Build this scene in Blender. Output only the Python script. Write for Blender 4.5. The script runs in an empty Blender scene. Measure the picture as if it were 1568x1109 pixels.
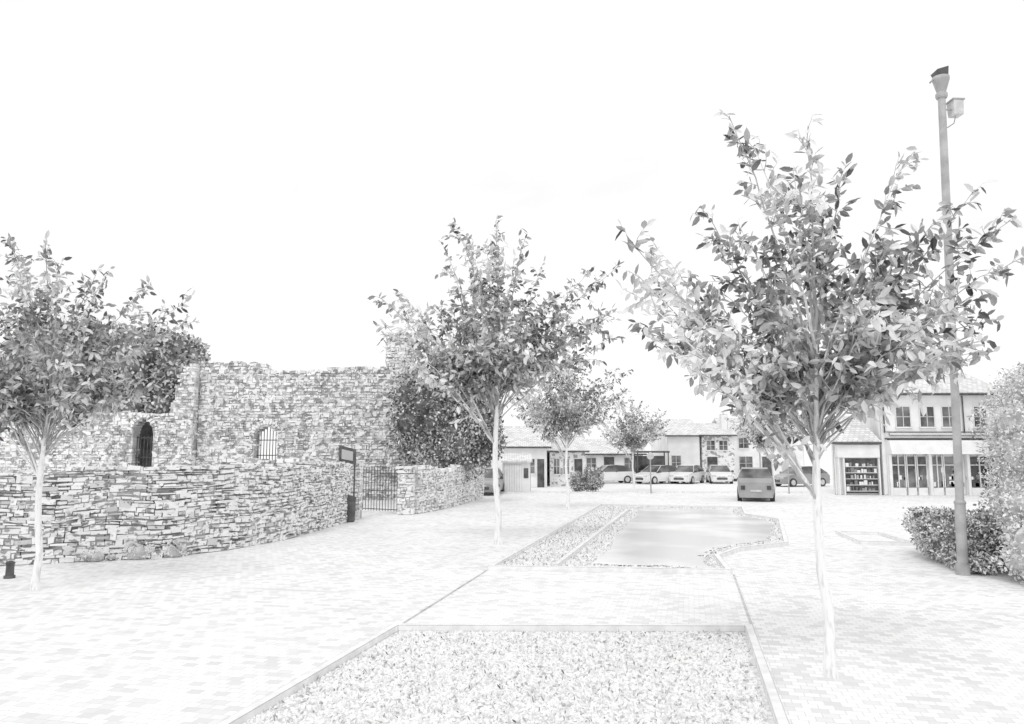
import bpy, math, random
from mathutils import Vector, Matrix, noise
R=random.Random(7)
S=bpy.context.scene
# ------------------------------------------------------------ materials
def nodes(name):
    m=bpy.data.materials.new(name); m.use_nodes=True
    nt=m.node_tree; b=nt.nodes['Principled BSDF']
    return m,nt,b
def grey(v): return (v,v,v,1)
def plain(name,lo,hi,scale=3.0,rough=.8,bump=.0,detail=6,stretch=(1,1,1),p0=.35,p1=.65):
    m,nt,b=nodes(name)
    tc=nt.nodes.new('ShaderNodeTexCoord'); mp=nt.nodes.new('ShaderNodeMapping')
    mp.inputs['Scale'].default_value=stretch
    n=nt.nodes.new('ShaderNodeTexNoise'); n.inputs['Scale'].default_value=scale; n.inputs['Detail'].default_value=detail
    r=nt.nodes.new('ShaderNodeValToRGB')
    r.color_ramp.elements[0].position=p0; r.color_ramp.elements[0].color=grey(lo)
    r.color_ramp.elements[1].position=p1; r.color_ramp.elements[1].color=grey(hi)
    L=nt.links.new
    L(tc.outputs['Object'],mp.inputs[0]); L(mp.outputs[0],n.inputs['Vector']); L(n.outputs['Fac'],r.inputs[0])
    L(r.outputs[0],b.inputs['Base Color']); b.inputs['Roughness'].default_value=rough
    if bump:
        bu=nt.nodes.new('ShaderNodeBump'); bu.inputs['Strength'].default_value=bump; bu.inputs['Distance'].default_value=.05
        L(n.outputs['Fac'],bu.inputs['Height']); L(bu.outputs[0],b.inputs['Normal'])
    return m
def inked(name,lo,hi,radius=.05,ink=.25,scale=2.5,rough=.7):
    """pale surface with dark ink lines drawn along its edges (object-space bevel mask)"""
    m=plain(name,lo,hi,scale,rough); nt=m.node_tree; b=nt.nodes['Principled BSDF']; L=nt.links.new
    ramp=[x for x in nt.nodes if x.type=='VALTORGB'][0]
    bv=nt.nodes.new('ShaderNodeBevel'); bv.samples=4; bv.inputs['Radius'].default_value=radius
    g=nt.nodes.new('ShaderNodeNewGeometry'); d=nt.nodes.new('ShaderNodeVectorMath'); d.operation='DOT_PRODUCT'
    L(bv.outputs[0],d.inputs[0]); L(g.outputs['Normal'],d.inputs[1])
    mr=nt.nodes.new('ShaderNodeMapRange'); mr.inputs['From Min'].default_value=.84; mr.inputs['From Max'].default_value=.99
    mx=nt.nodes.new('ShaderNodeMix'); mx.data_type='RGBA'
    L(d.outputs['Value'],mr.inputs['Value']); L(mr.outputs[0],mx.inputs[0])
    mx.inputs[6].default_value=grey(ink); L(ramp.outputs[0],mx.inputs[7]); L(mx.outputs[2],b.inputs['Base Color'])
    return m
def island(name,stops,scale=.8,mist=.0,rough=.6,fine=0,finescale=20,mist_v=.9,mist_lo=.5,mist_hi=.7,stretch=(1,1,1),f0=.36,f1=.5):
    """per-leaf / per-stone random tone"""
    m,nt,b=nodes(name); L=nt.links.new
    g=nt.nodes.new('ShaderNodeNewGeometry'); r=nt.nodes.new('ShaderNodeValToRGB')
    els=r.color_ramp.elements
    while len(els)<len(stops): els.new(.5)
    for e,(p,v) in zip(els,stops): e.position=p; e.color=grey(v)
    L(g.outputs['Random Per Island'],r.inputs[0]); out=r.outputs[0]
    tc=nt.nodes.new('ShaderNodeTexCoord')
    if mist:  # misty white glow patches painted into the foliage colour by noise
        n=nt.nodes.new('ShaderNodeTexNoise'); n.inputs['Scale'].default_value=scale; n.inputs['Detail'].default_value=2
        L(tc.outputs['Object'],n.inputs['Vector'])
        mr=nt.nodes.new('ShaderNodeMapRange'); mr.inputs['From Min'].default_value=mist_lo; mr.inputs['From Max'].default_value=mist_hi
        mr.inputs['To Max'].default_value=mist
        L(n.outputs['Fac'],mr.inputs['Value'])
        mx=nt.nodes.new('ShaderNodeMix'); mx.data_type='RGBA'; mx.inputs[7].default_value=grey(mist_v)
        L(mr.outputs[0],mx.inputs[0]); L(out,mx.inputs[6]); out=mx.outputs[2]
    if fine:
        mp=nt.nodes.new('ShaderNodeMapping'); mp.inputs['Scale'].default_value=stretch
        n=nt.nodes.new('ShaderNodeTexNoise'); n.inputs['Scale'].default_value=finescale; n.inputs['Detail'].default_value=6
        L(tc.outputs['Object'],mp.inputs[0]); L(mp.outputs[0],n.inputs['Vector'])
        mr=nt.nodes.new('ShaderNodeMapRange'); mr.inputs['From Min'].default_value=f0; mr.inputs['From Max'].default_value=f1
        mr.inputs['To Min'].default_value=1-fine; L(n.outputs['Fac'],mr.inputs['Value'])
        mx=nt.nodes.new('ShaderNodeMix'); mx.data_type='RGBA'; mx.blend_type='MULTIPLY'; mx.inputs[0].default_value=1
        L(out,mx.inputs[6]); L(mr.outputs[0],mx.inputs[7]); out=mx.outputs[2]
        bu=nt.nodes.new('ShaderNodeBump'); bu.inputs['Strength'].default_value=.5; bu.inputs['Distance'].default_value=.03
        L(n.outputs['Fac'],bu.inputs['Height']); L(bu.outputs[0],b.inputs['Normal'])
    L(out,b.inputs['Base Color']); b.inputs['Roughness'].default_value=rough
    return m
def paving(name,c1,c2,bias,bw,rh,mort,rot,ms=.008):
    m,nt,b=nodes(name); L=nt.links.new
    tc=nt.nodes.new('ShaderNodeTexCoord'); mp=nt.nodes.new('ShaderNodeMapping'); mp.inputs['Rotation'].default_value=(0,0,rot)
    br=nt.nodes.new('ShaderNodeTexBrick'); br.inputs['Scale'].default_value=1
    br.inputs['Brick Width'].default_value=bw; br.inputs['Row Height'].default_value=rh
    br.inputs['Mortar Size'].default_value=ms; br.inputs['Mortar Smooth'].default_value=.3; br.inputs['Bias'].default_value=bias
    br.inputs['Color1'].default_value=grey(c1); br.inputs['Color2'].default_value=grey(c2); br.inputs['Mortar'].default_value=grey(mort)
    n=nt.nodes.new('ShaderNodeTexNoise'); n.inputs['Scale'].default_value=.6; n.inputs['Detail'].default_value=8
    mr=nt.nodes.new('ShaderNodeMapRange'); mr.inputs['From Min'].default_value=.3; mr.inputs['From Max'].default_value=.7
    mr.inputs['To Min'].default_value=.94; mr.inputs['To Max'].default_value=1.04
    mx=nt.nodes.new('ShaderNodeMix'); mx.data_type='RGBA'; mx.blend_type='MULTIPLY'; mx.inputs[0].default_value=1
    L(tc.outputs['Object'],mp.inputs[0]); L(mp.outputs[0],br.inputs['Vector']); L(tc.outputs['Object'],n.inputs['Vector'])
    L(n.outputs['Fac'],mr.inputs['Value']); L(br.outputs['Color'],mx.inputs[6]); L(mr.outputs[0],mx.inputs[7])
    L(mx.outputs[2],b.inputs['Base Color']); b.inputs['Roughness'].default_value=.85
    return m
ANG=math.atan(.235)
M_pave=paving('block_paving',.93,.55,-.47,.15,.12,.70,ANG,.006)
M_band=paving('block_paving_band',.93,.6,-.45,.16,.12,.72,ANG,.006)
M_road=plain('road_asphalt',.8,.88,8,.9)
M_kerb=inked('kerb_stone',.78,.92,.018,.28,6)
M_line=plain('flush_edging',.45,.7,4)
M_gravel=island('gravel_chips',[(0,.4),(.08,.7),(.35,.9),(1,.95)],rough=.8)
M_soil=plain('bed_base',.6,.9,18,.9,.4)
M_stone=island('rubble_stone',[(0,.58),(.2,.84),(1,.95)],fine=.6,finescale=6,rough=.9,stretch=(1,1,1.8),f0=.38,f1=.47)
M_mortar=plain('mortar_dark',.14,.6,2.5,.95)
M_ruin=island('ruin_stone',[(0,.62),(.2,.83),(1,.94)],fine=.55,finescale=3.6,rough=.95,stretch=(1,1,1.2),f0=.42,f1=.49)
M_ruinmortar=plain('ruin_mortar',.35,.85,1.6,.95)
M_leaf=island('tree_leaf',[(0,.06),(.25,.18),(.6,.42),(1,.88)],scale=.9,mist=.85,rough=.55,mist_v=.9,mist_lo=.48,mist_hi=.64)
M_bark=plain('young_bark',.6,.9,6,.8,.2,stretch=(4,4,.8),p0=.3,p1=.5)
M_twig=plain('twig_bark',.3,.6,5)
M_ivy=island('ivy_leaf',[(0,.03),(.4,.2),(.7,.55),(1,.92)],scale=.35,mist=.6,rough=.6,mist_v=.8,mist_lo=.48,mist_hi=.68)
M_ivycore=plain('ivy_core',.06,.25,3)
M_far=island('distant_leaf',[(0,.06),(.3,.32),(.7,.65),(1,.94)],scale=.25,mist=.6,mist_v=.88)
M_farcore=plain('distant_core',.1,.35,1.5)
M_hedge=island('hedge_leaf',[(0,.05),(.3,.35),(.6,.7),(1,.95)],scale=1.5,mist=.5)
M_shrub=island('shrub_leaf',[(0,.25),(.25,.58),(.6,.84),(1,.96)],scale=1.2,mist=.4)
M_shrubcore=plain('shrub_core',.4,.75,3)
M_metal=inked('lamp_metal',.34,.5,.012,.18,3,.5)
M_iron=plain('wrought_iron',.06,.14,5,.6)
M_render=inked('white_render',.82,.93,.08,.12,1.2)
M_trim=inked('window_trim',.82,.92,.025,.2,2)
M_roof=paving('roof_tile',.86,.6,-.2,.3,.25,.5,0,.02)
M_dark=plain('dark_opening',.05,.16,2,.4)
def glass(name,v):
    m=plain(name,v*.5,v*1.8,.9,.08,p0=.4,p1=.6); return m
M_glass=glass('window_glass',.14)
M_goods=island('shop_goods',[(0,.03),(.4,.3),(.7,.7),(1,.95)])
M_paint=inked('car_paint',.8,.88,.05,.2,1,.3)
M_paint2=inked('car_paint_grey',.3,.4,.04,.1,1,.3)
M_tyre=plain('tyre_rubber',.04,.08,5)
M_hub=plain('wheel_rim',.5,.7,5,.4)
# water, with soft cloud reflections painted into its base colour
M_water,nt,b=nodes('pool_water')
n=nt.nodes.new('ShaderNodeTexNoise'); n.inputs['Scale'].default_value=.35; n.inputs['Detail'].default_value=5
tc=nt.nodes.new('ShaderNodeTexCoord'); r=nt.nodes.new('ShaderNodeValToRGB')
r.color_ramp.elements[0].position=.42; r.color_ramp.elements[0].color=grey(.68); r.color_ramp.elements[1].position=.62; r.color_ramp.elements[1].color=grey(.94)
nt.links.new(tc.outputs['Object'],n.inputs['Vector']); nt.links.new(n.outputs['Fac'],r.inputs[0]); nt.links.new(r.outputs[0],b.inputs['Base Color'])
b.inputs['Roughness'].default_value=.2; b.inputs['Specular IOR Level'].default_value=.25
# ------------------------------------------------------------ mesh builder
class B:
    def __init__(s,*mats): s.v=[];s.f=[];s.m=[];s.mats=list(mats)
    def face(s,pts,mi=0):
        i=len(s.v); s.v+= [tuple(p) for p in pts]; s.f.append(tuple(range(i,i+len(pts)))); s.m.append(mi)
    def box(s,x0,x1,y0,y1,z0,z1,mi=0,j=0):
        i=len(s.v)
        for z in(z0,z1):
            for x,y in((x0,y0),(x1,y0),(x1,y1),(x0,y1)):
                s.v.append((x+R.uniform(-j,j),y+R.uniform(-j,j),z+R.uniform(-j,j)) if j else (x,y,z))
        for f in((3,2,1,0),(4,5,6,7),(0,1,5,4),(1,2,6,5),(2,3,7,6),(3,0,4,7)):
            s.f.append(tuple(i+k for k in f)); s.m.append(mi)
    def hexa(s,c,mi=0):
        i=len(s.v); s.v+=[tuple(p) for p in c]
        for f in((3,2,1,0),(4,5,6,7),(0,1,5,4),(1,2,6,5),(2,3,7,6),(3,0,4,7)):
            s.f.append(tuple(i+k for k in f)); s.m.append(mi)
    def tube(s,pts,rad,n=8,mi=0,cap=True):
        i0=len(s.v); P=[Vector(p) for p in pts]
        for k,p in enumerate(P):
            d=(P[min(k+1,len(P)-1)]-P[max(k-1,0)]).normalized()
            a=d.cross(Vector((0,1,0)) if abs(d.y)<.9 else Vector((1,0,0))).normalized(); c=d.cross(a)
            for q in range(n):
                t=2*math.pi*q/n; s.v.append(tuple(p+(a*math.cos(t)+c*math.sin(t))*rad[k]))
        for k in range(len(P)-1):
            for q in range(n):
                a=i0+k*n+q; b_=i0+k*n+(q+1)%n
                s.f.append((a,b_,b_+n,a+n)); s.m.append(mi)
        if cap:
            s.f.append(tuple(i0+q for q in range(n))[::-1]); s.m.append(mi)
            s.f.append(tuple(i0+(len(P)-1)*n+q for q in range(n))); s.m.append(mi)
    def leaf(s,p,d,n,l,w,mi=0):
        sd=d.cross(n).normalized(); n=sd.cross(d)
        i=len(s.v)
        for a,bb,c in((0,0,0),(.3,.42,.12),(.68,.36,.1),(1,0,-.05),(.68,-.36,.1),(.3,-.42,.12)):
            s.v.append(tuple(p+d*(a*l)+sd*(bb*w)+n*(c*w)))
        s.f+=[(i,i+1,i+2,i+3),(i,i+3,i+4,i+5)]; s.m+=[mi,mi]
    def make(s,name,loc=(0,0,0),rotz=0,scale=1,parent=None,smooth=False):
        me=bpy.data.meshes.new(name); me.from_pydata(s.v,[],s.f)
        for m in s.mats: me.materials.append(m)
        me.polygons.foreach_set('material_index',s.m)
        if smooth: me.polygons.foreach_set('use_smooth',[True]*len(s.f))
        me.update()
        o=bpy.data.objects.new(name,me); S.collection.objects.link(o)
        o.location=loc; o.rotation_euler=(0,0,rotz); o.scale=(scale,)*3
        if parent: o.parent=parent
        return o
def empty(name,loc=(0,0,0),rotz=0):
    e=bpy.data.objects.new(name,None); S.collection.objects.link(e); e.location=loc; e.rotation_euler=(0,0,rotz); return e
def rv():
    while 1:
        v=Vector((R.uniform(-1,1),R.uniform(-1,1),R.uniform(-1,1)))
        if .01<v.length<1: return v.normalized()
# ------------------------------------------------------------ ground
g=B(M_pave); g.face([(-900,-60,0),(900,-60,0),(900,1500,0),(-900,1500,0)]); g.make('paved_ground')
b=B(M_road); b.face([(-30,46.5,.004),(80,46.5,.004),(80,60,.004),(-30,60,.004)])
b.make('road')
b=B(M_kerb)
x=-6
while x<18.4:
    b.box(x,x+.9,46.3,46.46,-.05,.09); x+=.91
b.make('road_kerb')
# ------------------------------------------------------------ kerbed beds
def offs(pts,d):
    out=[];n=len(pts)
    for i in range(n):
        a=Vector(pts[i-1]);p=Vector(pts[i]);c=Vector(pts[(i+1)%n])
        e1=(p-a).normalized();e2=(c-p).normalized()
        n1=Vector((-e1.y,e1.x));n2=Vector((-e2.y,e2.x)); m=(n1+n2).normalized()
        out.append(tuple(p+m*(d/max(.3,m.dot(n1)))))
    return out
def kerb_ring(bd,pts,w,h,mi=0):
    inn=offs(pts,w);n=len(pts)
    for i in range(n):
        a,c=pts[i],pts[(i+1)%n];ai,ci=inn[i],inn[(i+1)%n]
        bd.face([(a[0],a[1],h),(c[0],c[1],h),(ci[0],ci[1],h),(ai[0],ai[1],h)],mi)
        bd.face([(a[0],a[1],-.02),(c[0],c[1],-.02),(c[0],c[1],h),(a[0],a[1],h)],mi)
        bd.face([(ci[0],ci[1],-.02),(ai[0],ai[1],-.02),(ai[0],ai[1],h),(ci[0],ci[1],h)],mi)
    return inn
def inside(x,y,pts):
    c=False;n=len(pts)
    for i in range(n):
        x1,y1=pts[i];x2,y2=pts[(i+1)%n]
        if (y1>y)!=(y2>y) and x<(x2-x1)*(y-y1)/(y2-y1)+x1: c=not c
    return c
def chips(bd,poly,n,smin,smax,z,excl=None,mi=0):
    xs=[p[0] for p in poly];ys=[p[1] for p in poly];k=0
    while k<n:
        x=R.uniform(min(xs),max(xs));y=R.uniform(min(ys),max(ys))
        if not inside(x,y,poly) or (excl and inside(x,y,excl)): continue
        k+=1; s=R.uniform(smin,smax); t=R.uniform(0,6.3)
        i=len(bd.v);h=s*R.uniform(.2,.55)
        q=[]
        for a in range(4):
            aa=t+a*1.57+R.uniform(-.4,.4);rr=s*R.uniform(.35,.65)
            q.append((x+rr*math.cos(aa),y+rr*math.sin(aa)))
        bd.v+=[(a,c,z-.005+R.uniform(-.004,.008)) for a,c in q]+[(x+(a-x)*.55,y+(c-y)*.55,z+h*R.uniform(.6,1)) for a,c in q]
        bd.f+=[(i+4,i+5,i+6,i+7)]+[(i+a,i+(a+1)%4,i+4+(a+1)%4,i+4+a) for a in range(4)]; bd.m+=[mi]*5
def blades(bd,poly,n,l,z,excl=None,mi=0):
    xs=[p[0] for p in poly];ys=[p[1] for p in poly];k=0
    while k<n:
        x=R.uniform(min(xs),max(xs));y=R.uniform(min(ys),max(ys))
        if not inside(x,y,poly) or (excl and inside(x,y,excl)): continue
        k+=1; d=(rv()+Vector((0,0,.9))).normalized()
        bd.leaf(Vector((x,y,z)),d,rv(),l*R.uniform(.5,1.2),l*.35,mi)
near=[(-3.3,3.5),(1.62,3.5),(3.26,10.55),(-1.62,10.6)]
bd=B(M_kerb,M_soil,M_gravel)
inn=kerb_ring(bd,near,.1,.10)
bd.face([(p[0],p[1],.02) for p in inn],1)
e=empty('gravel_bed'); o=bd.make('kerb_and_base',parent=e)
vis=[(-2.75,5.6),(1.95,5.6),(3.08,10.4),(-1.5,10.45)]
c=B(M_gravel,M_shrub,M_hedge); chips(c,vis,24000,.015,.055,.022); chips(c,[(-3.1,3.6),(1.5,3.6),(1.95,5.6),(-2.75,5.6)],2500,.03,.07,.022)
blades(c,vis,3500,.05,.03,None,1); blades(c,vis,500,.055,.04,None,2)
c.make('gravel',parent=e)
# far bed with pool
far=[(-.5,15.9),(4.4,15.4),(4.75,17.6),(5.6,18.9),(7.25,20.1),(9.6,27.2),(9.1,29.5),(10.1,33.2),(3.95,34.8)]
bd=B(M_kerb,M_soil)
inn=kerb_ring(bd,far,.12,.10); bd.face([(p[0],p[1],.02) for p in inn],1)
bd.hexa([(.85,16.05,0),(.97,16.05,0),(4.82,31.5,0),(4.70,31.5,0),(.85,16.05,.11),(.97,16.05,.11),(4.82,31.5,.11),(4.70,31.5,.11)])
e=empty('planting_bed'); bd.make('kerb_and_base',parent=e)
wp=[(1.75,16.6),(4.1,16.0),(4.4,17.9),(5.2,19.4),(6.95,20.9),(8.2,24),(9.15,27.2),(8.7,29.5),(9.4,32.6),(5.4,33.2),(4.95,30)]
water=[]
for i in range(len(wp)):
    a,c2=wp[i],wp[(i+1)%len(wp)]
    for k in range(10):
        t=k/10; x=a[0]+(c2[0]-a[0])*t; y=a[1]+(c2[1]-a[1])*t
        water.append((x+R.uniform(-.08,.08),y+R.uniform(-.16,.16)))
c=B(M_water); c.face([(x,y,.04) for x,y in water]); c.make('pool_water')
c=B(M_gravel,M_shrub); chips(c,offs(far,.14),12000,.02,.08,.022,water); blades(c,offs(far,.14),6000,.08,.02,water,1); c.make('ground_cover',parent=e)
# paved band edging between beds
c=B(M_band,M_line)
c.face([(-1.6,10.62,.004),(3.26,10.57,.004),(4.4,15.38,.004),(-.5,15.88,.004)])
for (x0,y0,x1,y1) in((-1.66,10.62,-.54,15.9),(3.27,10.57,4.41,15.4)):
    c.face([(x0,y0,.008),(x0+.035,y0,.008),(x1+.035,y1,.008),(x1,y1,.008)],1)
c.make('paving_band')
c=B(M_kerb,M_dark); sq=[(9.2,20.3),(10.6,20.0),(10.9,22.6),(9.7,23.0)]
inn=kerb_ring(c,sq,.12,.1); c.face([(p[0],p[1],.02) for p in inn],0); c.make('tree_pit_kerb')
# ------------------------------------------------------------ stone walls
def stone_wall(name,pts,hf,thick,ch,sl,gap,ms,mm,hole=None,z0=0,prot=.03,jit=.012,parent=None,amp=.05):
    P=[Vector(p) for p in pts]; cum=[0]
    for i in range(1,len(P)): cum.append(cum[-1]+(P[i]-P[i-1]).length)
    T=cum[-1]
    def at(s):
        s=max(0,min(T,s))
        for i in range(1,len(P)):
            if s<=cum[i] or i==len(P)-1:
                d=(P[i]-P[i-1]).normalized(); return P[i-1]+d*(s-cum[i-1]),Vector((-d.y,d.x))
    bd=B(ms,mm); z=z0; zmax=max(hf(T*k/60) for k in range(61))
    def ok(s,zc): return zc<hf(s) and not(hole and hole(s,zc))
    def wave(s,zz): return amp*noise.noise(Vector((s*.9,zz*1.2,1.7)))*(0 if zz<=z0+.01 else 1)
    while z<zmax+.1:
        h=R.uniform(*ch); s=-R.uniform(0,sl[0]); zc=z+h/2
        while s<T:
            l=R.uniform(*sl)*R.choice((.5,.8,1,1.25)); s1=min(s+l,T); s0=max(s,0)
            if s1-s0>.04 and ok((s0+s1)/2,zc):
                (a,na),(c,nc)=at(s0+gap/2*R.uniform(.3,1.5)),at(s1-gap/2*R.uniform(.3,1.5))
                pf=thick/2+R.uniform(0,prot); pb=thick/2+R.uniform(0,prot)
                zb=z+gap/2+R.uniform(-.8,.8)*gap; zt=z+h-gap/2+R.uniform(-1.2,.8)*gap
                rr=R.random()
                if rr<.14: zt-=h*.35
                elif rr>.84 and zc+h<hf(s0): zt+=h*.6; pf+=.012
                C=[]
                for zz in(zb,zt):
                    for q,nn,p,ss in((a,na,-pf,s0),(c,nc,-pf,s1),(c,nc,pb,s1),(a,na,pb,s0)):
                        v=q+nn*p; C.append((v.x+R.uniform(-jit,jit),v.y+R.uniform(-jit,jit),zz+wave(ss,z)+R.uniform(-jit,jit)))
                bd.hexa(C,0)
            s+=l
        k=0;step=.2;N=int(T/step)+1;run=None
        for k in range(N+1):
            good=k<N and ok(min(T,(k+.5)*step),zc+h*.2+ch[1]*.5)
            if good and run is None: run=k
            if (not good or (k-(run or 0))>=4) and run is not None:
                sa,sb=run*step+.02,min(T-.02,k*step)
                (a,na),(c,nc)=at(sa),at(sb); t=thick/2-.02
                bd.hexa([tuple(q+nn*p)+(zz+wave(ss,z),) for zz in(z,z+h) for q,nn,p,ss in((a,na,-t,sa),(c,nc,-t,sb),(c,nc,t,sb),(a,na,t,sa))],1)
                run=k if good else None
        z+=h
    return bd.make(name,parent=parent)
stone_wall('boundary_stone_wall',[(-16,14.9),(-11.1,16.7),(-8.17,18),(-7.33,19.2),(-6.53,21.7),(-6.0,27.2)],
    lambda s:2.08+.03*math.sin(s*.9)+.02*math.sin(s*3.1),.45,(.05,.12),(.1,.36),.02,M_stone,M_mortar,prot=.04,jit=.015,amp=.07)
stone_wall('boundary_stone_wall',[(-4.0,30.6),(-3.2,33),(-1.74,41.4)],lambda s:1.75+.1*math.sin(s*1.3),.45,(.1,.18),(.15,.4),.03,M_stone,M_ruinmortar,jit=.03)
def pier(name,x,y,w,h):
    e=empty(name,(x,y,0)); 
    stone_wall('shaft',[(-w/2,0),(w/2,0)],lambda s:h,w,(.1,.18),(.15,.4),.025,M_stone,M_ruinmortar,parent=e)
    c=B(M_stone); c.box(-w/2-.06,w/2+.06,-w/2-.06,w/2+.06,h+.03,h+.14,0,.01); c.make('capstone',parent=e)
pier('gate_pier',-5.9,28.3,.6,2.0); pier('gate_pier',-4.2,30.3,.65,1.75)
e=empty('iron_gate'); c=B(M_iron)
A=Vector((-6.3,31.6,0));D=Vector((-4.5,30.6,0))
for k in range(15):
    p=A.lerp(D,k/14); c.tube([(p.x,p.y,.08),(p.x,p.y,1.78+.12*math.sin(k/14*math.pi))],[.014,.014],6); 
for z in (.15,.9,1.6):
    c.tube([(A.x,A.y,z),(D.x,D.y,z)],[.018,.018],6)
c.make('bars',parent=e)
c=B(M_iron); 
for p in(A,D): c.box(p.x-.05,p.x+.05,p.y-.05,p.y+.05,0,1.95)
c.make('posts',parent=e)
e=empty('notice_board',(-6.0,27.6,0)); c=B(M_iron,M_dark)
c.tube([(-.25,0,0),(-.25,0,2.6)],[.03,.03],8); c.tube([(.25,0.1,0),(.25,.1,2.5)],[.03,.03],8); c.make('posts',parent=e)
c=B(M_iron,M_goods); c.hexa([(-.3,-.05,2.1),(.3,.05,2.0),(.3,.1,2.0),(-.3,0,2.1),(-.3,-.05,2.7),(.3,.05,2.54),(.3,.1,2.54),(-.3,0,2.7)])
c.hexa([(-.2,-.07,2.2),(.2,.0,2.13),(.2,.03,2.13),(-.2,-.03,2.2),(-.2,-.07,2.56),(.2,.0,2.46),(.2,.03,2.46),(-.2,-.03,2.56)],1); c.make('panel',parent=e)
e=empty('litter_bin',(-5.75,27.0,0)); c=B(M_iron)
c.tube([(0,0,0),(0,0,.05),(0,0,.75),(0,0,.78)],[.17,.2,.22,.24],14); c.tube([(0,0,.78),(0,0,.86),(0,0,.92)],[.24,.22,.08],14); c.make('drum_and_lid',parent=e)
e=empty('bollard',(-9.74,14.95,0)); c=B(M_iron); c.tube([(0,0,0),(0,0,.05),(0,0,.06),(0,0,.24),(0,0,.3),(0,0,.33)],[.1,.1,.075,.07,.085,.03],14); c.make('post',parent=e)
# ------------------------------------------------------------ ruin
def interp(tab):
    def f(s):
        for (a,h),(b2,h2) in zip(tab,tab[1:]):
            if s<=b2: return h+(h2-h)*(s-a)/max(1e-6,b2-a)
        return tab[-1][1]
    return f
def arch(cx,w,zb,zs,pt=True):
    def f(s,z):
        u=abs(s-cx)
        if z<zb or u>w: return False
        if z<zs: return True
        return math.hypot(u+w*(.6 if pt else 0),z-zs)<w*(1.6 if pt else 1)
    return f
e=empty('church_ruin')
ah=arch(3.6,.62,1.9,3.3,False)
tab=[(0,7.25),(3.3,7.2),(3.55,6.75),(6.7,6.7),(6.71,7.05),(9.9,7.0),(10.4,6.95),(10.6,3.8),(12.2,1.8)]
stone_wall('nave_wall',[(-16.5,40),(-4.3,40)],lambda s:interp(tab)(s)+.04*noise.noise(Vector((s*2,0,0))),.9,(.1,.2),(.13,.38),.032,M_ruin,M_ruinmortar,hole=ah,prot=.06,jit=.032,parent=e)
c=B(M_iron)
for k in range(8):
    x=-16.5+3.6-.55+k*.157; c.tube([(x,40,1.9),(x,40,3.3+.5*math.sin((k+.5)/8*math.pi))],[.022,.022],6)
for z in(2.3,3.1): c.tube([(-13.5,40,z),(-12.3,40,z)],[.022,.022],6)
c.make('window_bars',parent=e)
c=B(M_ruin)
def arch_ring(c,cx,y,w,zs,pt,wd=.22,yo=.5):
    k=.6 if pt else 0; rr=w*(1+k); amax=math.acos(k/(1+k)); n=7
    for sgn in(-1,1):
        for i in range(n):
            a0=amax*i/n+.02;a1=amax*(i+1)/n-.02
            q=[]
            for yy in(y-yo,y+yo):
                for a,r_ in((a0,rr),(a1,rr),(a1,rr+wd),(a0,rr+wd)):
                    q.append((cx+sgn*(r_*math.cos(a)-w*k),yy,zs+r_*math.sin(a)))
            c.hexa(q)
arch_ring(c,-12.9,40,.62,3.3,False,yo=.56); c.make('window_voussoirs',parent=e)
circ=[(-6.05+.6*math.cos(-a*math.pi/8),40.2+.6*math.sin(-a*math.pi/8)) for a in range(17)]
stone_wall('round_turret',circ,lambda s:8.85,.3,(.12,.2),(.16,.36),.03,M_ruin,M_ruinmortar,z0=6.2,prot=.04,jit=.02,parent=e,amp=.02)
c=B(M_ruin); c.tube([(-6.05,40.2,8.75),(-6.05,40.2,8.9),(-6.05,40.2,9.05)],[.68,.5,.15],14); c.make('turret_cap',parent=e)
ah2=arch(10.1,.58,0,3.4,True)
tab2=[(0,4.4),(4,4.6),(11.45,4.5),(11.5,5.2),(11.75,6.2),(12.1,7.1),(12.6,7.2)]
stone_wall('chapel_wall',[(-29.1,38.8),(-16.5,39.3)],lambda s:interp(tab2)(s)+.06*noise.noise(Vector((s*2,3,0))),.8,(.1,.2),(.13,.38),.032,M_ruin,M_ruinmortar,hole=ah2,prot=.06,jit=.032,parent=e)
c=B(M_ruin); arch_ring(c,-19.0,39.2,.58,3.4,True,yo=.52); c.make('doorway_voussoirs',parent=e)
c=B(M_iron)
for k in range(6):
    x=-19.45+k*.18; c.tube([(x,39.2,1.2),(x,39.2,3.3)],[.022,.022],6)
for z in (2.2,3.2): c.tube([(-19.6,39.2,z),(-18.4,39.2,z)],[.022,.022],6)
c.make('doorway_grille',parent=e)
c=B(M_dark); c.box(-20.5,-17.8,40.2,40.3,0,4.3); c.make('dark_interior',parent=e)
stone_wall('inner_stone_wall',[(-13,34),(-7.5,34)],lambda s:2.12+.25*noise.noise(Vector((s,5,0)))+.1*math.sin(s),.5,(.1,.2),(.2,.6),.04,M_ruin,M_mortar)
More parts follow.
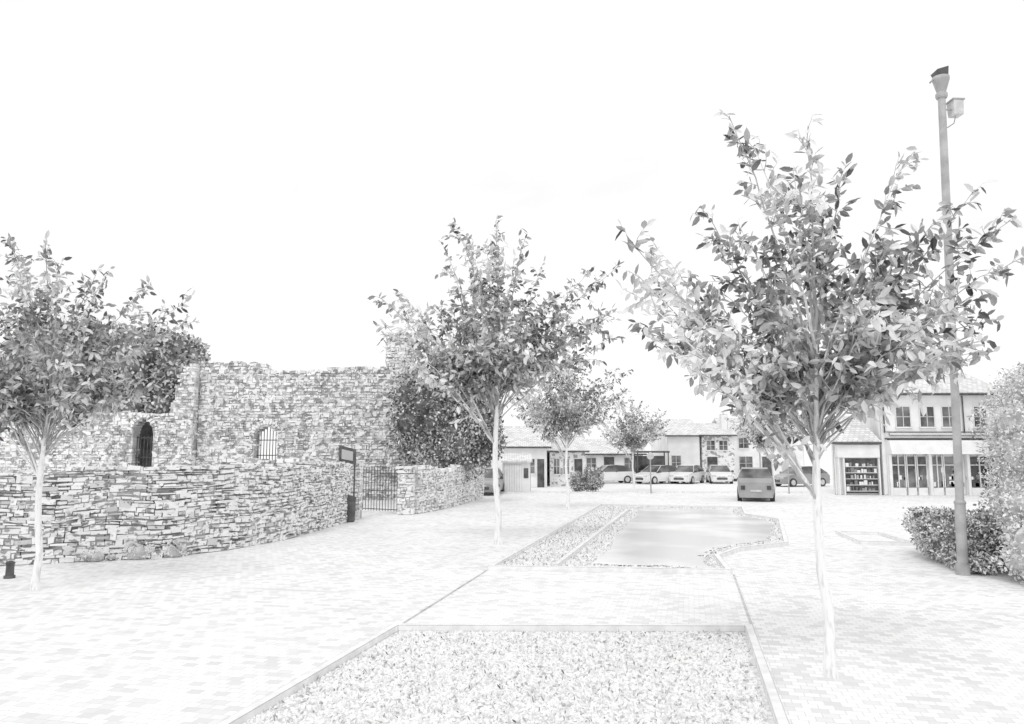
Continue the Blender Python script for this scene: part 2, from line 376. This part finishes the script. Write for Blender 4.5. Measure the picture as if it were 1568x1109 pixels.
# ------------------------------------------------------------ foliage masses
def mass(name,lobes,n,size,ml,mc,core=.82,loc=(0,0,0)):
    bd=B(ml,mc)
    tot=sum(l[3]*l[5] for l in lobes)
    for (cx,cy,cz,rx,ry,rz) in lobes:
        for k in range(int(n*rx*rz/tot)):
            d=rv(); q=Vector((d.x*rx,d.y*ry,d.z*rz))
            f=1+.28*noise.noise(Vector((cx,cy,cz))+q*(1.6/max(rx,.5)))*1.5; f*=R.uniform(.8,1.04)
            if R.random()<.06: f*=R.uniform(1.03,1.12)
            p=Vector((cx,cy,cz))+q*f
            if p.z<.03: continue
            ld=(d*.5+rv()).normalized(); s=size*R.uniform(.6,1.3)
            bd.leaf(p,ld,rv(),s,s*.62)
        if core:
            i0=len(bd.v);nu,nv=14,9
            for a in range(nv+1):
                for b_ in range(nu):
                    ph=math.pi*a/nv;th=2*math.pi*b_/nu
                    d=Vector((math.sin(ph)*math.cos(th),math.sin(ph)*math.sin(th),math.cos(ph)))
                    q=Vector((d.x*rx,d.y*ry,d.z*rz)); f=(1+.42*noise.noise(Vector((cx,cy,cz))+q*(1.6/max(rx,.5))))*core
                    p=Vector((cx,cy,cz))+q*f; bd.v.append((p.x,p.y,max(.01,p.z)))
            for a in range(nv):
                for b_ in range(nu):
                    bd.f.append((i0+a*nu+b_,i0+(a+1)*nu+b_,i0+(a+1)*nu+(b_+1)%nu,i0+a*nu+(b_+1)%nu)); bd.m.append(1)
    return bd
def put(bd,name,trunks=()):
    bd.mats.append(M_bark)
    for (x,y,h,r_) in trunks: bd.tube([(x,y,0),(x+.1,y,h*.5),(x,y,h)],[r_*1.3,r_,r_*.7],8,2)
    return bd.make(name)
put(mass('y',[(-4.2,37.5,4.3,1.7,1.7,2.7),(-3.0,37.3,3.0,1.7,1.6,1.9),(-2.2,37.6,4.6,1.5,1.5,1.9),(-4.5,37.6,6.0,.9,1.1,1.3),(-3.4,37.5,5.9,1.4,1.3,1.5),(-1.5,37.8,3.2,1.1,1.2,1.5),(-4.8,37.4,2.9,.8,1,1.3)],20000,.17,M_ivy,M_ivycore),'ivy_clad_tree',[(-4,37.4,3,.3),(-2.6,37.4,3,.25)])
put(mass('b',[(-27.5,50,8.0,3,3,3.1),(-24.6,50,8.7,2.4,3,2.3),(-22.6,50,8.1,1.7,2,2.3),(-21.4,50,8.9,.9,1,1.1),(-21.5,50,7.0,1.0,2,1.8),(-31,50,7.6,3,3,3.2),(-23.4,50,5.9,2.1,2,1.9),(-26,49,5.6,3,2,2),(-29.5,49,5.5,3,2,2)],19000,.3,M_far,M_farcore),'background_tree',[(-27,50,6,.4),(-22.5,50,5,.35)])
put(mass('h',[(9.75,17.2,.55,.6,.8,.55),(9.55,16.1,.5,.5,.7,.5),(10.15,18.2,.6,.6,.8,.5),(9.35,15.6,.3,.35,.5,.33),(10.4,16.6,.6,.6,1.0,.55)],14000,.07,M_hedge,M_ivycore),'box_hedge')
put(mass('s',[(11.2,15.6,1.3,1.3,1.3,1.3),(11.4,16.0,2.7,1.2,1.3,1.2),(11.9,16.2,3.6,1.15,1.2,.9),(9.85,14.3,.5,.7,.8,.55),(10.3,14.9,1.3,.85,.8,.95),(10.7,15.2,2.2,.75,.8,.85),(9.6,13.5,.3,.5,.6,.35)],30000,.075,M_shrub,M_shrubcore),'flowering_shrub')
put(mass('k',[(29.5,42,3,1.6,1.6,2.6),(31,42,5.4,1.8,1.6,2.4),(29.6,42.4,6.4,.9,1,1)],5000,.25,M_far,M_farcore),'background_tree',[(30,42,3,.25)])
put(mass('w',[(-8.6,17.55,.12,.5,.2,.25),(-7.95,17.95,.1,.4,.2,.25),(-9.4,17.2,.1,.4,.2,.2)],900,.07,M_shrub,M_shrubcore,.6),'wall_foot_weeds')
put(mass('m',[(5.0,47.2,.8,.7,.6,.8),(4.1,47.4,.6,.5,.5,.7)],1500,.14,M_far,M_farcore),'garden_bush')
# ------------------------------------------------------------ street trees
TIPS=[(-.95,6.2),(-.65,5.9),(-.1,6.1),(.05,5.8),(.5,5.75),(.78,5.5),(-1.05,5.45),(-.5,5.3),(.35,5.2),(-1.85,4.85),(-2.25,4.75),(-2.25,4.15),(-1.95,4.5),
 (-2.0,3.6),(-1.5,3.3),(1.15,4.85),(1.75,5.3),(2.25,5.15),(2.4,4.6),(2.3,3.95),(1.8,3.5),(-1.2,4.4),(.9,4.5),(-1.5,3.9),(1.3,4.1),(-.7,3.5),(.7,3.5),(0,4.4),(-.3,4.8),(.3,3.9),(-.6,4.3),(.5,4.6),(-1.0,3.6),(1.1,3.6),(-.85,4.9),(-.2,5.5),(2.1,4.3)]
def street_tree(seed,loc,scale,name='young_street_tree',leafn=1.0):
    global R
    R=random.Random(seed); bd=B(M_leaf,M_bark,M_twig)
    wx=[(0,0,-.05),(.0,0,.0),(-.02,0,.12),(.02,0,.6),(-.04,.02,1.1),(-.06,0,1.6),(-.05,0,2.05),(-.02,0,2.8),(.03,.03,3.7),(.0,0,4.8)]
    rad=[.088,.082,.066,.058,.053,.05,.048,.03,.018,.008]
    wx=[(x+R.uniform(-.012,.012),y,z) for x,y,z in wx]; bd.tube(wx,rad,10,1)
    def trunk(z):
        for a,b_ in zip(wx,wx[1:]):
            if a[2]<=z<=b_[2]: return Vector(a).lerp(Vector(b_),(z-a[2])/(b_[2]-a[2]))
    tips=[(x,R.uniform(-1,1)*max(.3,1.35-.45*abs(z-4.2))*(.5 if abs(x)>1.6 else 1),z) for x,z in TIPS]
    for k in range(28):
        a=R.uniform(0,6.28); r_=R.uniform(.8,1.9); tips.append((r_*math.cos(a),r_*math.sin(a)*1.0,R.uniform(3.2,4.8)))
    for ti,(x,y,z) in enumerate(tips):
        x+=R.uniform(-.08,.08); z+=R.uniform(-.08,.08)
        rr=math.hypot(x,y); z0=min(3.6,max(1.85,z-rr*1.3-R.uniform(.8,1.6)))
        if ti>14 and z0<2.5: z0=R.uniform(2.2,2.9)
        p0=trunk(z0); p2=Vector((x,y,z))
        p1=p0.lerp(p2,.45)+Vector((0,0,.15*rr))-Vector((x,y,0))*.06
        pts=[];n=12
        for i in range(n+1):
            t=i/n; p=p0*(1-t)**2+p1*2*t*(1-t)+p2*t*t
            if 0<i<n: p=p+rv()*.025
            pts.append(p)
        r0=.017 if ti<=14 else .011
        bd.tube(pts,[r0*(1-.85*i/n)+.0015 for i in range(n+1)],5,1 if ti<=14 and ti%2 else 2,False)
        L=(p2-p0).length; nt_=max(6,int(L/.115))
        for k in range(nt_):
            t=.26+.74*(k+R.random()*.5)/nt_
            if t>1:t=1
            fi=t*n; i=min(n-1,int(fi)); p=pts[i].lerp(pts[i+1],fi-i)
            if p.z<2.85 and R.random()<.7: continue
            d0=(pts[i+1]-pts[i]).normalized()
            d=(d0*.6+rv()*.9+Vector((0,0,.2))).normalized(); l=R.uniform(.18,.5)*(1.15-.5*t)
            if k==nt_-1: d=d0; l=.2
            q=p;tp=[p]
            for j in range(3): d=(d+rv()*.25+Vector((0,0,-.04))).normalized(); q=q+d*(l/3); tp.append(q)
            bd.tube(tp,[.005,.004,.003,.0015],3,2,False)
            nl=int(l/.05*leafn)+1
            for j in range(nl):
                u=(j+.6)/nl*3; ii=min(2,int(u)); pp=tp[ii].lerp(tp[ii+1],min(1,u-ii))
                ld=(rv()*.9+d*.5+Vector((0,0,-.35))).normalized()
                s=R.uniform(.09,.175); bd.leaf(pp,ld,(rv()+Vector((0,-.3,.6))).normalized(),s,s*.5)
    return bd.make(name,loc,0,scale)
street_tree(11,(3.46,8.5,0),1.0)
street_tree(12,(-.365,20.4,0),1.42)
street_tree(13,(-8.45,13.7,0),1.03)
street_tree(14,(2.41,32.8,0),1.15)
street_tree(15,(7.7,48,0),.97)
street_tree(16,(13.7,39.7,0),1.03)
R=random.Random(99)
# ------------------------------------------------------------ lamp post
e=empty('street_lamp',(8.98,15.35,-.02)); e.rotation_euler=(0,math.radians(1.5),0)
c=B(M_metal)
c.tube([(0,0,-.1),(0,0,.22),(0,0,.24),(0,0,1.4),(0,0,1.44),(0,0,1.5),(0,0,5.5),(0,0,5.52),(0,0,5.6),(0,0,10.05)],[.13,.13,.1,.1,.115,.08,.075,.09,.085,.075],16); c.make('column',parent=e)
c=B(M_metal); c.tube([(0,0,10.0),(0,0,10.04),(0,0,10.1),(0,0,10.14),(0,0,10.42),(0,0,10.48),(0,0,10.5)],[.1,.12,.12,.09,.17,.17,.12],16); c.make('collar',parent=e)
c=B(M_dark,M_metal); c.hexa([(-.1,-.12,10.5),(.1,-.12,10.5),(.1,.12,10.5),(-.1,.12,10.5),(-.14,-.14,10.6),(.1,-.14,10.68),(.1,.14,10.68),(-.14,.14,10.6)],0)
c.tube([(-.1,0,10.5),(-.24,0,10.35)],[.02,.02],6,1); c.make('lantern',parent=e)
c=B(M_metal,M_hub); c.tube([(.07,0,9.75),(.3,0,9.75)],[.02,.02],6); c.tube([(.28,0,9.6),(.24,0,9.45),(.1,0,9.35)],[.012,.012,.012],6); c.box(.18,.40,-.12,.12,9.62,9.92,1,.015); c.box(.16,.42,-.14,.14,9.93,9.96); c.make('sensor_box',parent=e)
# ------------------------------------------------------------ buildings
def window(c,x0,x1,y,z0,z1,nx=2,nz=2,mf=0,mg=1):
    c.box(x0,x1,y-.02,y+.02,z0,z1,mg); f=.05
    c.box(x0-f,x0,y-.06,y+.03,z0-f,z1+f,mf); c.box(x1,x1+f,y-.06,y+.03,z0-f,z1+f,mf)
    c.box(x0,x1,y-.058,y+.03,z1,z1+f,mf); c.box(x0-.1,x1+.1,y-.12,y+.03,z0-f-.04,z0-.003,mf)
    for k in range(1,nx): xx=x0+(x1-x0)*k/nx; c.box(xx-.02,xx+.02,y-.05,y,z0,z1,mf)
    for k in range(1,nz): zz=z0+(z1-z0)*k/nz; c.box(x0,x1,y-.045,y,zz-.018,zz+.018,mf)
def gable_house(name,x0,x1,y0,y1,ez,rz,wins=(),doors=(),axis='x',chim=None,wall=None,over=.3):
    e=empty(name); c=B(wall or M_render)
    c.box(x0,x1,y0,y1,0,ez)
    if axis=='x':
        ym=(y0+y1)/2
        for x in(x0,x1): c.face([(x,y0,ez),(x,y1,ez),(x,ym,rz-.1)])
    else:
        xm=(x0+x1)/2
        for y in(y0,y1): c.face([(x0,y,ez),(x1,y,ez),(xm,y,rz-.1)])
    c.make('walls',parent=e)
    c=B(M_roof,M_iron); o=over;t=.12
    if axis=='x':
        for ys in(y0-o,y1+o):
            zl=ez-o*(rz-ez)/(abs(ym-y0)); q=[(x0-o,ys,zl),(x1+o,ys,zl),(x1+o,ym,rz),(x0-o,ym,rz)]
            c.hexa(q+[(a,b_,z+t) for a,b_,z in q])
        c.tube([(x0-o,y0-o-.05,zl+.02),(x1+o,y0-o-.05,zl+.02)],[.06,.06],6,1)
        c.tube([(x0-o,ym,rz+t),(x1+o,ym,rz+t)],[.06,.06],6,0)
    else:
        for xs in(x0-o,x1+o):
            zl=ez-o*(rz-ez)/(abs(xm-x0)); q=[(xs,y0-o,zl),(xs,y1+o,zl),(xm,y1+o,rz),(xm,y0-o,rz)]
            c.hexa(q+[(a,b_,z+t) for a,b_,z in q])
            c.tube([(xs,y0-o-.03,zl+.05),(xm,y0-o-.03,rz+.05)],[.04,.04],6,1)
    c.make('roof',parent=e)
    c=B(M_trim,M_glass,M_dark)
    for w in wins: window(c,w[0],w[1],y0-.01,w[2],w[3])
    for d in doors: 
        c.box(d[0],d[1],y0-.03,y0+.02,0,d[2],2); c.box(d[0]-.07,d[0],y0-.07,y0+.02,0,d[2]+.07); c.box(d[1],d[1]+.07,y0-.07,y0+.02,0,d[2]+.07); c.box(d[0],d[1],y0-.068,y0+.02,d[2],d[2]+.07)
    c.make('windows_and_doors',parent=e)
    if chim:
        c=B(M_render); c.box(chim[0]-.3,chim[0]+.3,chim[1]-.25,chim[1]+.25,ez,chim[2]); c.tube([(chim[0],chim[1],chim[2]),(chim[0],chim[1],chim[2]+.3)],[.12,.1],8); c.make('chimney',parent=e)
    return e
gable_house('rendered_house',-.6,2.5,54,62,2.9,4.3,[(.9,1.6,1.0,2.0)],[(1.8,2.3,2.0)])
gable_house('stone_outbuilding',2.8,5.4,56,63,2.6,3.6,[(3.1,3.5,.9,2.0),(3.8,4.2,.9,2.0)],[(4.6,5.2,2.0)],wall=M_ruin)
gable_house('long_cottage',5.8,11.4,66,72,2.4,3.5,[(6.5,7.3,1,2),(9.8,10.6,1,2)],[(8,8.9,2.1)])
gable_house('pale_town_house',13.6,16.4,66,74,4.0,5.4,[(13.9,14.7,1,2.2)],axis='x')
gable_house('stone_cottage',16.6,19.4,66,74,4.0,5.0,[(17.0,17.7,2.7,3.5),(18.1,18.8,2.7,3.5)],[(17.0,17.9,2.1)],chim=(19.1,68,5.9),wall=M_ruin)
gable_house('terraced_house',20.2,27,70,78,4.3,5.7,[(21,21.9,2.9,3.8),(22.9,23.8,2.9,3.8),(21,22.2,.9,2.1)],[(23.1,24,2.1)])
gable_house('distant_house',-4,-.8,64,70,3.2,4.6,[(-2.6,-1.8,1.2,2.2)])
# garage
e=empty('garage'); c=B(M_render); c.box(-.55,1.15,46.6,48.8,0,1.9); c.make('walls',parent=e)
c=B(M_roof); q=[(-.65,46.4,1.85),(1.25,46.4,1.85),(1.25,48.95,2.3),(-.65,48.95,2.3)]; c.hexa(q+[(a,b_,z+.1) for a,b_,z in q]); c.make('lean_to_roof',parent=e)
c=B(M_trim,M_dark)
for k in range(7): c.box(-.45+k*.15,-.45+k*.15+.14,46.55,46.58,.05,1.7)
c.box(.72,1.0,46.56,46.585,.9,1.5,1)
c.make('boarded_door',parent=e)
# shelter
e=empty('bus_shelter'); c=B(M_iron,M_glass); c.box(10.1,12.8,61.4,63.2,2.45,2.6)
for x in(10.2,11.4,12.7): 
    for y in(61.5,63.1): c.box(x-.04,x+.04,y-.04,y+.04,0,2.45)
c.box(10.25,12.65,63.05,63.08,.4,2.2,1); c.box(10.4,12.5,62.6,62.95,.45,.5); c.make('frame',parent=e)
# shops
e=empty('shop_building')
c=B(M_render)
X0,X1,YF=21.5,28.6,44.0
def prism(c,q,z0,z1,mi=0): c.hexa([(x,y,z0) for x,y in q]+[(x,y,z1) for x,y in q],mi)
prism(c,[(X0,YF),(X1,YF),(X1,52),(X0+2.5,52)],0,5.85)
c.box(22.0,X1,YF-.06,YF-.003,3.45,3.6); c.make('walls',parent=e)
c=B(M_roof); q=[(X0-.3,YF-.35,5.8),(X1+.3,YF-.35,5.8),(X1+.3,48,7.5),(X0+1.4,48,7.5)]; c.hexa(q+[(a,b_,z+.14) for a,b_,z in q])
q=[(X1+.3,52.3,5.8),(X0+2.2,52.3,5.8),(X0+1.4,48,7.5),(X1+.3,48,7.5)]; c.hexa(q+[(a,b_,z+.14) for a,b_,z in q]); c.make('roof',parent=e)
c=B(M_iron); c.tube([(X0-.3,YF-.42,5.82),(X1+.3,YF-.42,5.82)],[.07,.07],8); 
for x in(21.7,26.35): c.tube([(x,YF-.1,3.6),(x,YF-.1,5.75)],[.045,.045],6)
c.box(21.7,28.55,YF-.4,YF-.02,3.24,3.29); c.box(21.7,28.55,YF-.08,YF-.062,3.62,3.66)
c.make('gutter_and_downpipes',parent=e)
c=B(M_trim,M_glass)
for a,b_ in((22.45,23.25),(23.85,24.65),(25.15,25.95),(27.0,27.7)): window(c,a,b_,YF-.02,3.95,5.1,2,2)
c.make('upper_windows',parent=e)
c=B(M_trim,M_glass,M_dark)
c.hexa([(21.75,YF-.7,2.35),(28.5,YF-.7,2.35),(28.5,YF-.01,2.35),(21.75,YF-.01,2.35),(21.75,YF-.45,3.15),(28.5,YF-.45,3.15),(28.5,YF-.01,3.2),(21.75,YF-.01,3.2)])
for x in(21.75,24.05,25.75,26.25,28.3): c.box(x,x+.18,YF-.3,YF-.02,0,2.35)
for a,b_,nx in((21.95,22.75,2),(22.85,23.35,1),(23.45,24.0,1),(24.3,24.9,2),(25.0,25.7,1),(26.45,28.25,3)):
    c.box(a,b_,YF-.1,YF-.05,.45,2.2,1); c.box(a,b_,YF-.14,YF-.04,0,.44,0); 
    for k in range(nx+1): xx=a+(b_-a)*k/nx; c.box(xx-.03,xx+.03,YF-.16,YF-.03,.445,2.3)
    c.box(a+.04,b_-.04,YF-.155,YF-.04,1.7,1.76)
c.make('shopfront',parent=e)
c=B(M_goods)
for k in range(60):
    x=R.uniform(22,28.1); z=R.choice([.5,.9,1.3]); w=R.uniform(.08,.3); c.box(x,x+w,YF-.13,YF-.105,z,z+R.uniform(.12,.33))
c.make('window_display',parent=e)
e=empty('corner_shop')
c=B(M_render); prism(c,[(18.8,44.3),(21.45,44.3),(21.45,49),(20.7,49)],0,3.1); c.make('walls',parent=e)
c=B(M_roof,M_iron); q=[(18.5,43.9,3.0),(21.48,43.9,3.0),(21.48,47,4.6),(19.8,47,4.6)]; c.hexa(q+[(a,b_,z+.13) for a,b_,z in q]); 
q=[(21.48,49.2,3.1),(20.5,49.2,3.1),(19.8,47,4.6),(21.48,47,4.6)]; c.hexa(q+[(a,b_,z+.13) for a,b_,z in q]); c.tube([(18.5,43.84,3.0),(21.45,43.84,3.0)],[.06,.06],6,1); c.make('roof',parent=e)
c=B(M_trim,M_dark,M_goods); c.box(18.9,21.4,44.0,44.28,2.15,2.9); c.box(19.35,21.3,44.22,44.28,.1,2.1,1)
for x in(18.95,19.25,21.3): c.box(x,x+.1,44.05,44.27,0,2.15)
for z in(.25,.6,.95,1.3,1.65):
    c.box(19.4,21.25,44.1,44.2,z-.04,z); x=19.42
    while x<21.1: w=R.uniform(.06,.2); c.box(x,x+w,44.12,44.19,z+.002,z+R.uniform(.12,.27),2); x+=w+R.uniform(0.01,.12)
c.make('shopfront_shelves',parent=e)
# ------------------------------------------------------------ cars
def car(x,y,rot,paint,tall=1.0,name='parked_car'):
    e=empty(name,(x,y,0),rot)
    st=[(2.1,.58,.60,.70),(2.0,.68,.70,.84),(1.05,.86,.93,.87),(.3,.92,1.42,.88),(-.4,.93,1.47,.88),(-1.25,.95,1.42,.88),(-1.85,.96,1.02,.86),(-2.08,.8,.82,.8)]
    c=B(paint,M_glass); ring=[]
    for (sx,be,tp,w) in st:
        tp*=tall; be*=tall; rw=w*(.72 if tp>be+.2 else .93)
        i=len(c.v); c.v+=[(sx,-w*.93,.2),(sx,-w,.5),(sx,-w*.98,be),(sx,-rw,tp),(sx,rw,tp),(sx,w*.98,be),(sx,w,.5),(sx,w*.93,.2)]; ring.append(i)
    for k in range(len(ring)-1):
        for q in range(8):
            a,b_=ring[k]+q,ring[k]+(q+1)%8; d=ring[k+1]-ring[k]; mi=0
            if q in(2,4) and 1<k<6: mi=1
            if q==3 and k in(2,5): mi=1
            c.f.append((a,a+d,b_+d,b_)); c.m.append(mi)
    c.f.append(tuple(range(ring[0],ring[0]+8))); c.m.append(0); c.f.append(tuple(range(ring[-1],ring[-1]+8))[::-1]); c.m.append(0)
    c.make('body',parent=e)
    c=B(M_tyre,M_hub)
    for wx in(1.3,-1.3):
        for s in(-1,1):
            c.tube([(wx,s*.68,.31),(wx,s*.9,.31)],[.31,.31],18,0); c.tube([(wx,s*.9,.31),(wx,s*.915,.31)],[.2,.17],12,1)
    c.make('wheels',parent=e)
    c=B(M_hub,M_dark,M_goods)
    for s in(-1,1):
        c.box(2.0,2.09,s*.6-.15,s*.6+.15,.56,.68,0); c.box(-2.12,-2.0,s*.62-.1,s*.62+.1,.6,.8,1); c.box(.75,.9,s*.98-.09,s*.98+.09,.9,1.05,1)
        c.tube([(1.0,s*.84,.93*tall),(.3,s*.64,1.42*tall)],[.03,.03],5,0); c.box(-.43,-.35,s*.86-.02,s*.86+.02,.9*tall,1.0*tall,1)
    c.box(2.09,2.13,-.4,.4,.34,.5,1); c.box(2.1,2.14,-.26,.26,.52,.6,0); c.box(-2.12,-2.07,-.26,.26,.5,.6,0)
    c.make('lights_grille_mirrors',parent=e)
H=math.pi/2
car(14.2,61.5,-H-.55,M_paint); car(11.7,61,-2.5,M_paint); car(7.9,62,-2.95,M_paint); car(16.9,62,-H-.15,M_paint)
car(-1.5,45.5,-H-.1,M_paint2,1.05); car(12.75,39.9,H-.29,M_paint2,1.14); car(21.2,56,-2.8,M_paint2)
def signpost(x,y,h,r_):
    e=empty('traffic_sign',(x,y,0)); c=B(M_metal,M_hub)
    c.tube([(0,0,0),(0,0,h)],[.04,.04],8); c.tube([(0,-.05,h-.25),(0,-.07,h-.25)],[r_,r_],20,1); c.make('post_and_disc',parent=e)
signpost(16.6,45.6,2.6,.25); signpost(8.4,46,2.5,.22); signpost(15.0,45.8,2.9,.22)
# ------------------------------------------------------------ world / light / camera
w=bpy.data.worlds.new('World'); S.world=w; w.use_nodes=True; nt=w.node_tree; L=nt.links.new
bg=nt.nodes['Background']
sky=nt.nodes.new('ShaderNodeTexSky'); sky.sky_type='NISHITA'; sky.sun_disc=False
sky.sun_elevation=math.radians(55); sky.sun_rotation=math.radians(200)
hs=nt.nodes.new('ShaderNodeHueSaturation'); hs.inputs['Saturation'].default_value=0; hs.inputs['Value'].default_value=.1
tc=nt.nodes.new('ShaderNodeTexCoord'); mp=nt.nodes.new('ShaderNodeMapping'); mp.inputs['Scale'].default_value=(1,1,2.5)
n=nt.nodes.new('ShaderNodeTexNoise'); n.inputs['Scale'].default_value=4; n.inputs['Detail'].default_value=8
r=nt.nodes.new('ShaderNodeValToRGB'); r.color_ramp.elements[0].position=.3; r.color_ramp.elements[0].color=grey(.96); r.color_ramp.elements[1].position=.46; r.color_ramp.elements[1].color=grey(1.02)
mx=nt.nodes.new('ShaderNodeMix'); mx.data_type='RGBA'; mx.inputs[0].default_value=.06
L(sky.outputs[0],hs.inputs['Color']); L(tc.outputs['Generated'],mp.inputs[0]); L(mp.outputs[0],n.inputs['Vector']); L(n.outputs['Fac'],r.inputs[0])
L(r.outputs[0],mx.inputs[6]); L(hs.outputs[0],mx.inputs[7]); L(mx.outputs[2],bg.inputs['Color']); bg.inputs['Strength'].default_value=1.06
sl=bpy.data.lights.new('sun','SUN'); sl.energy=.7; sl.angle=math.radians(15); sl.color=(1,.995,.985)
so=bpy.data.objects.new('sun',sl); S.collection.objects.link(so); so.rotation_euler=(math.radians(35),0,math.radians(-20))
cam=bpy.data.cameras.new('camera'); co=bpy.data.objects.new('camera',cam); S.collection.objects.link(co)
co.location=(0,0,2.4); co.rotation_euler=(math.radians(90+6.94),0,0); cam.lens=26.4; cam.sensor_width=36; cam.clip_end=4000; cam.clip_start=.1
S.camera=co
S.view_settings.view_transform='Standard'; S.view_settings.look='None'; S.view_settings.exposure=0; S.view_settings.gamma=1
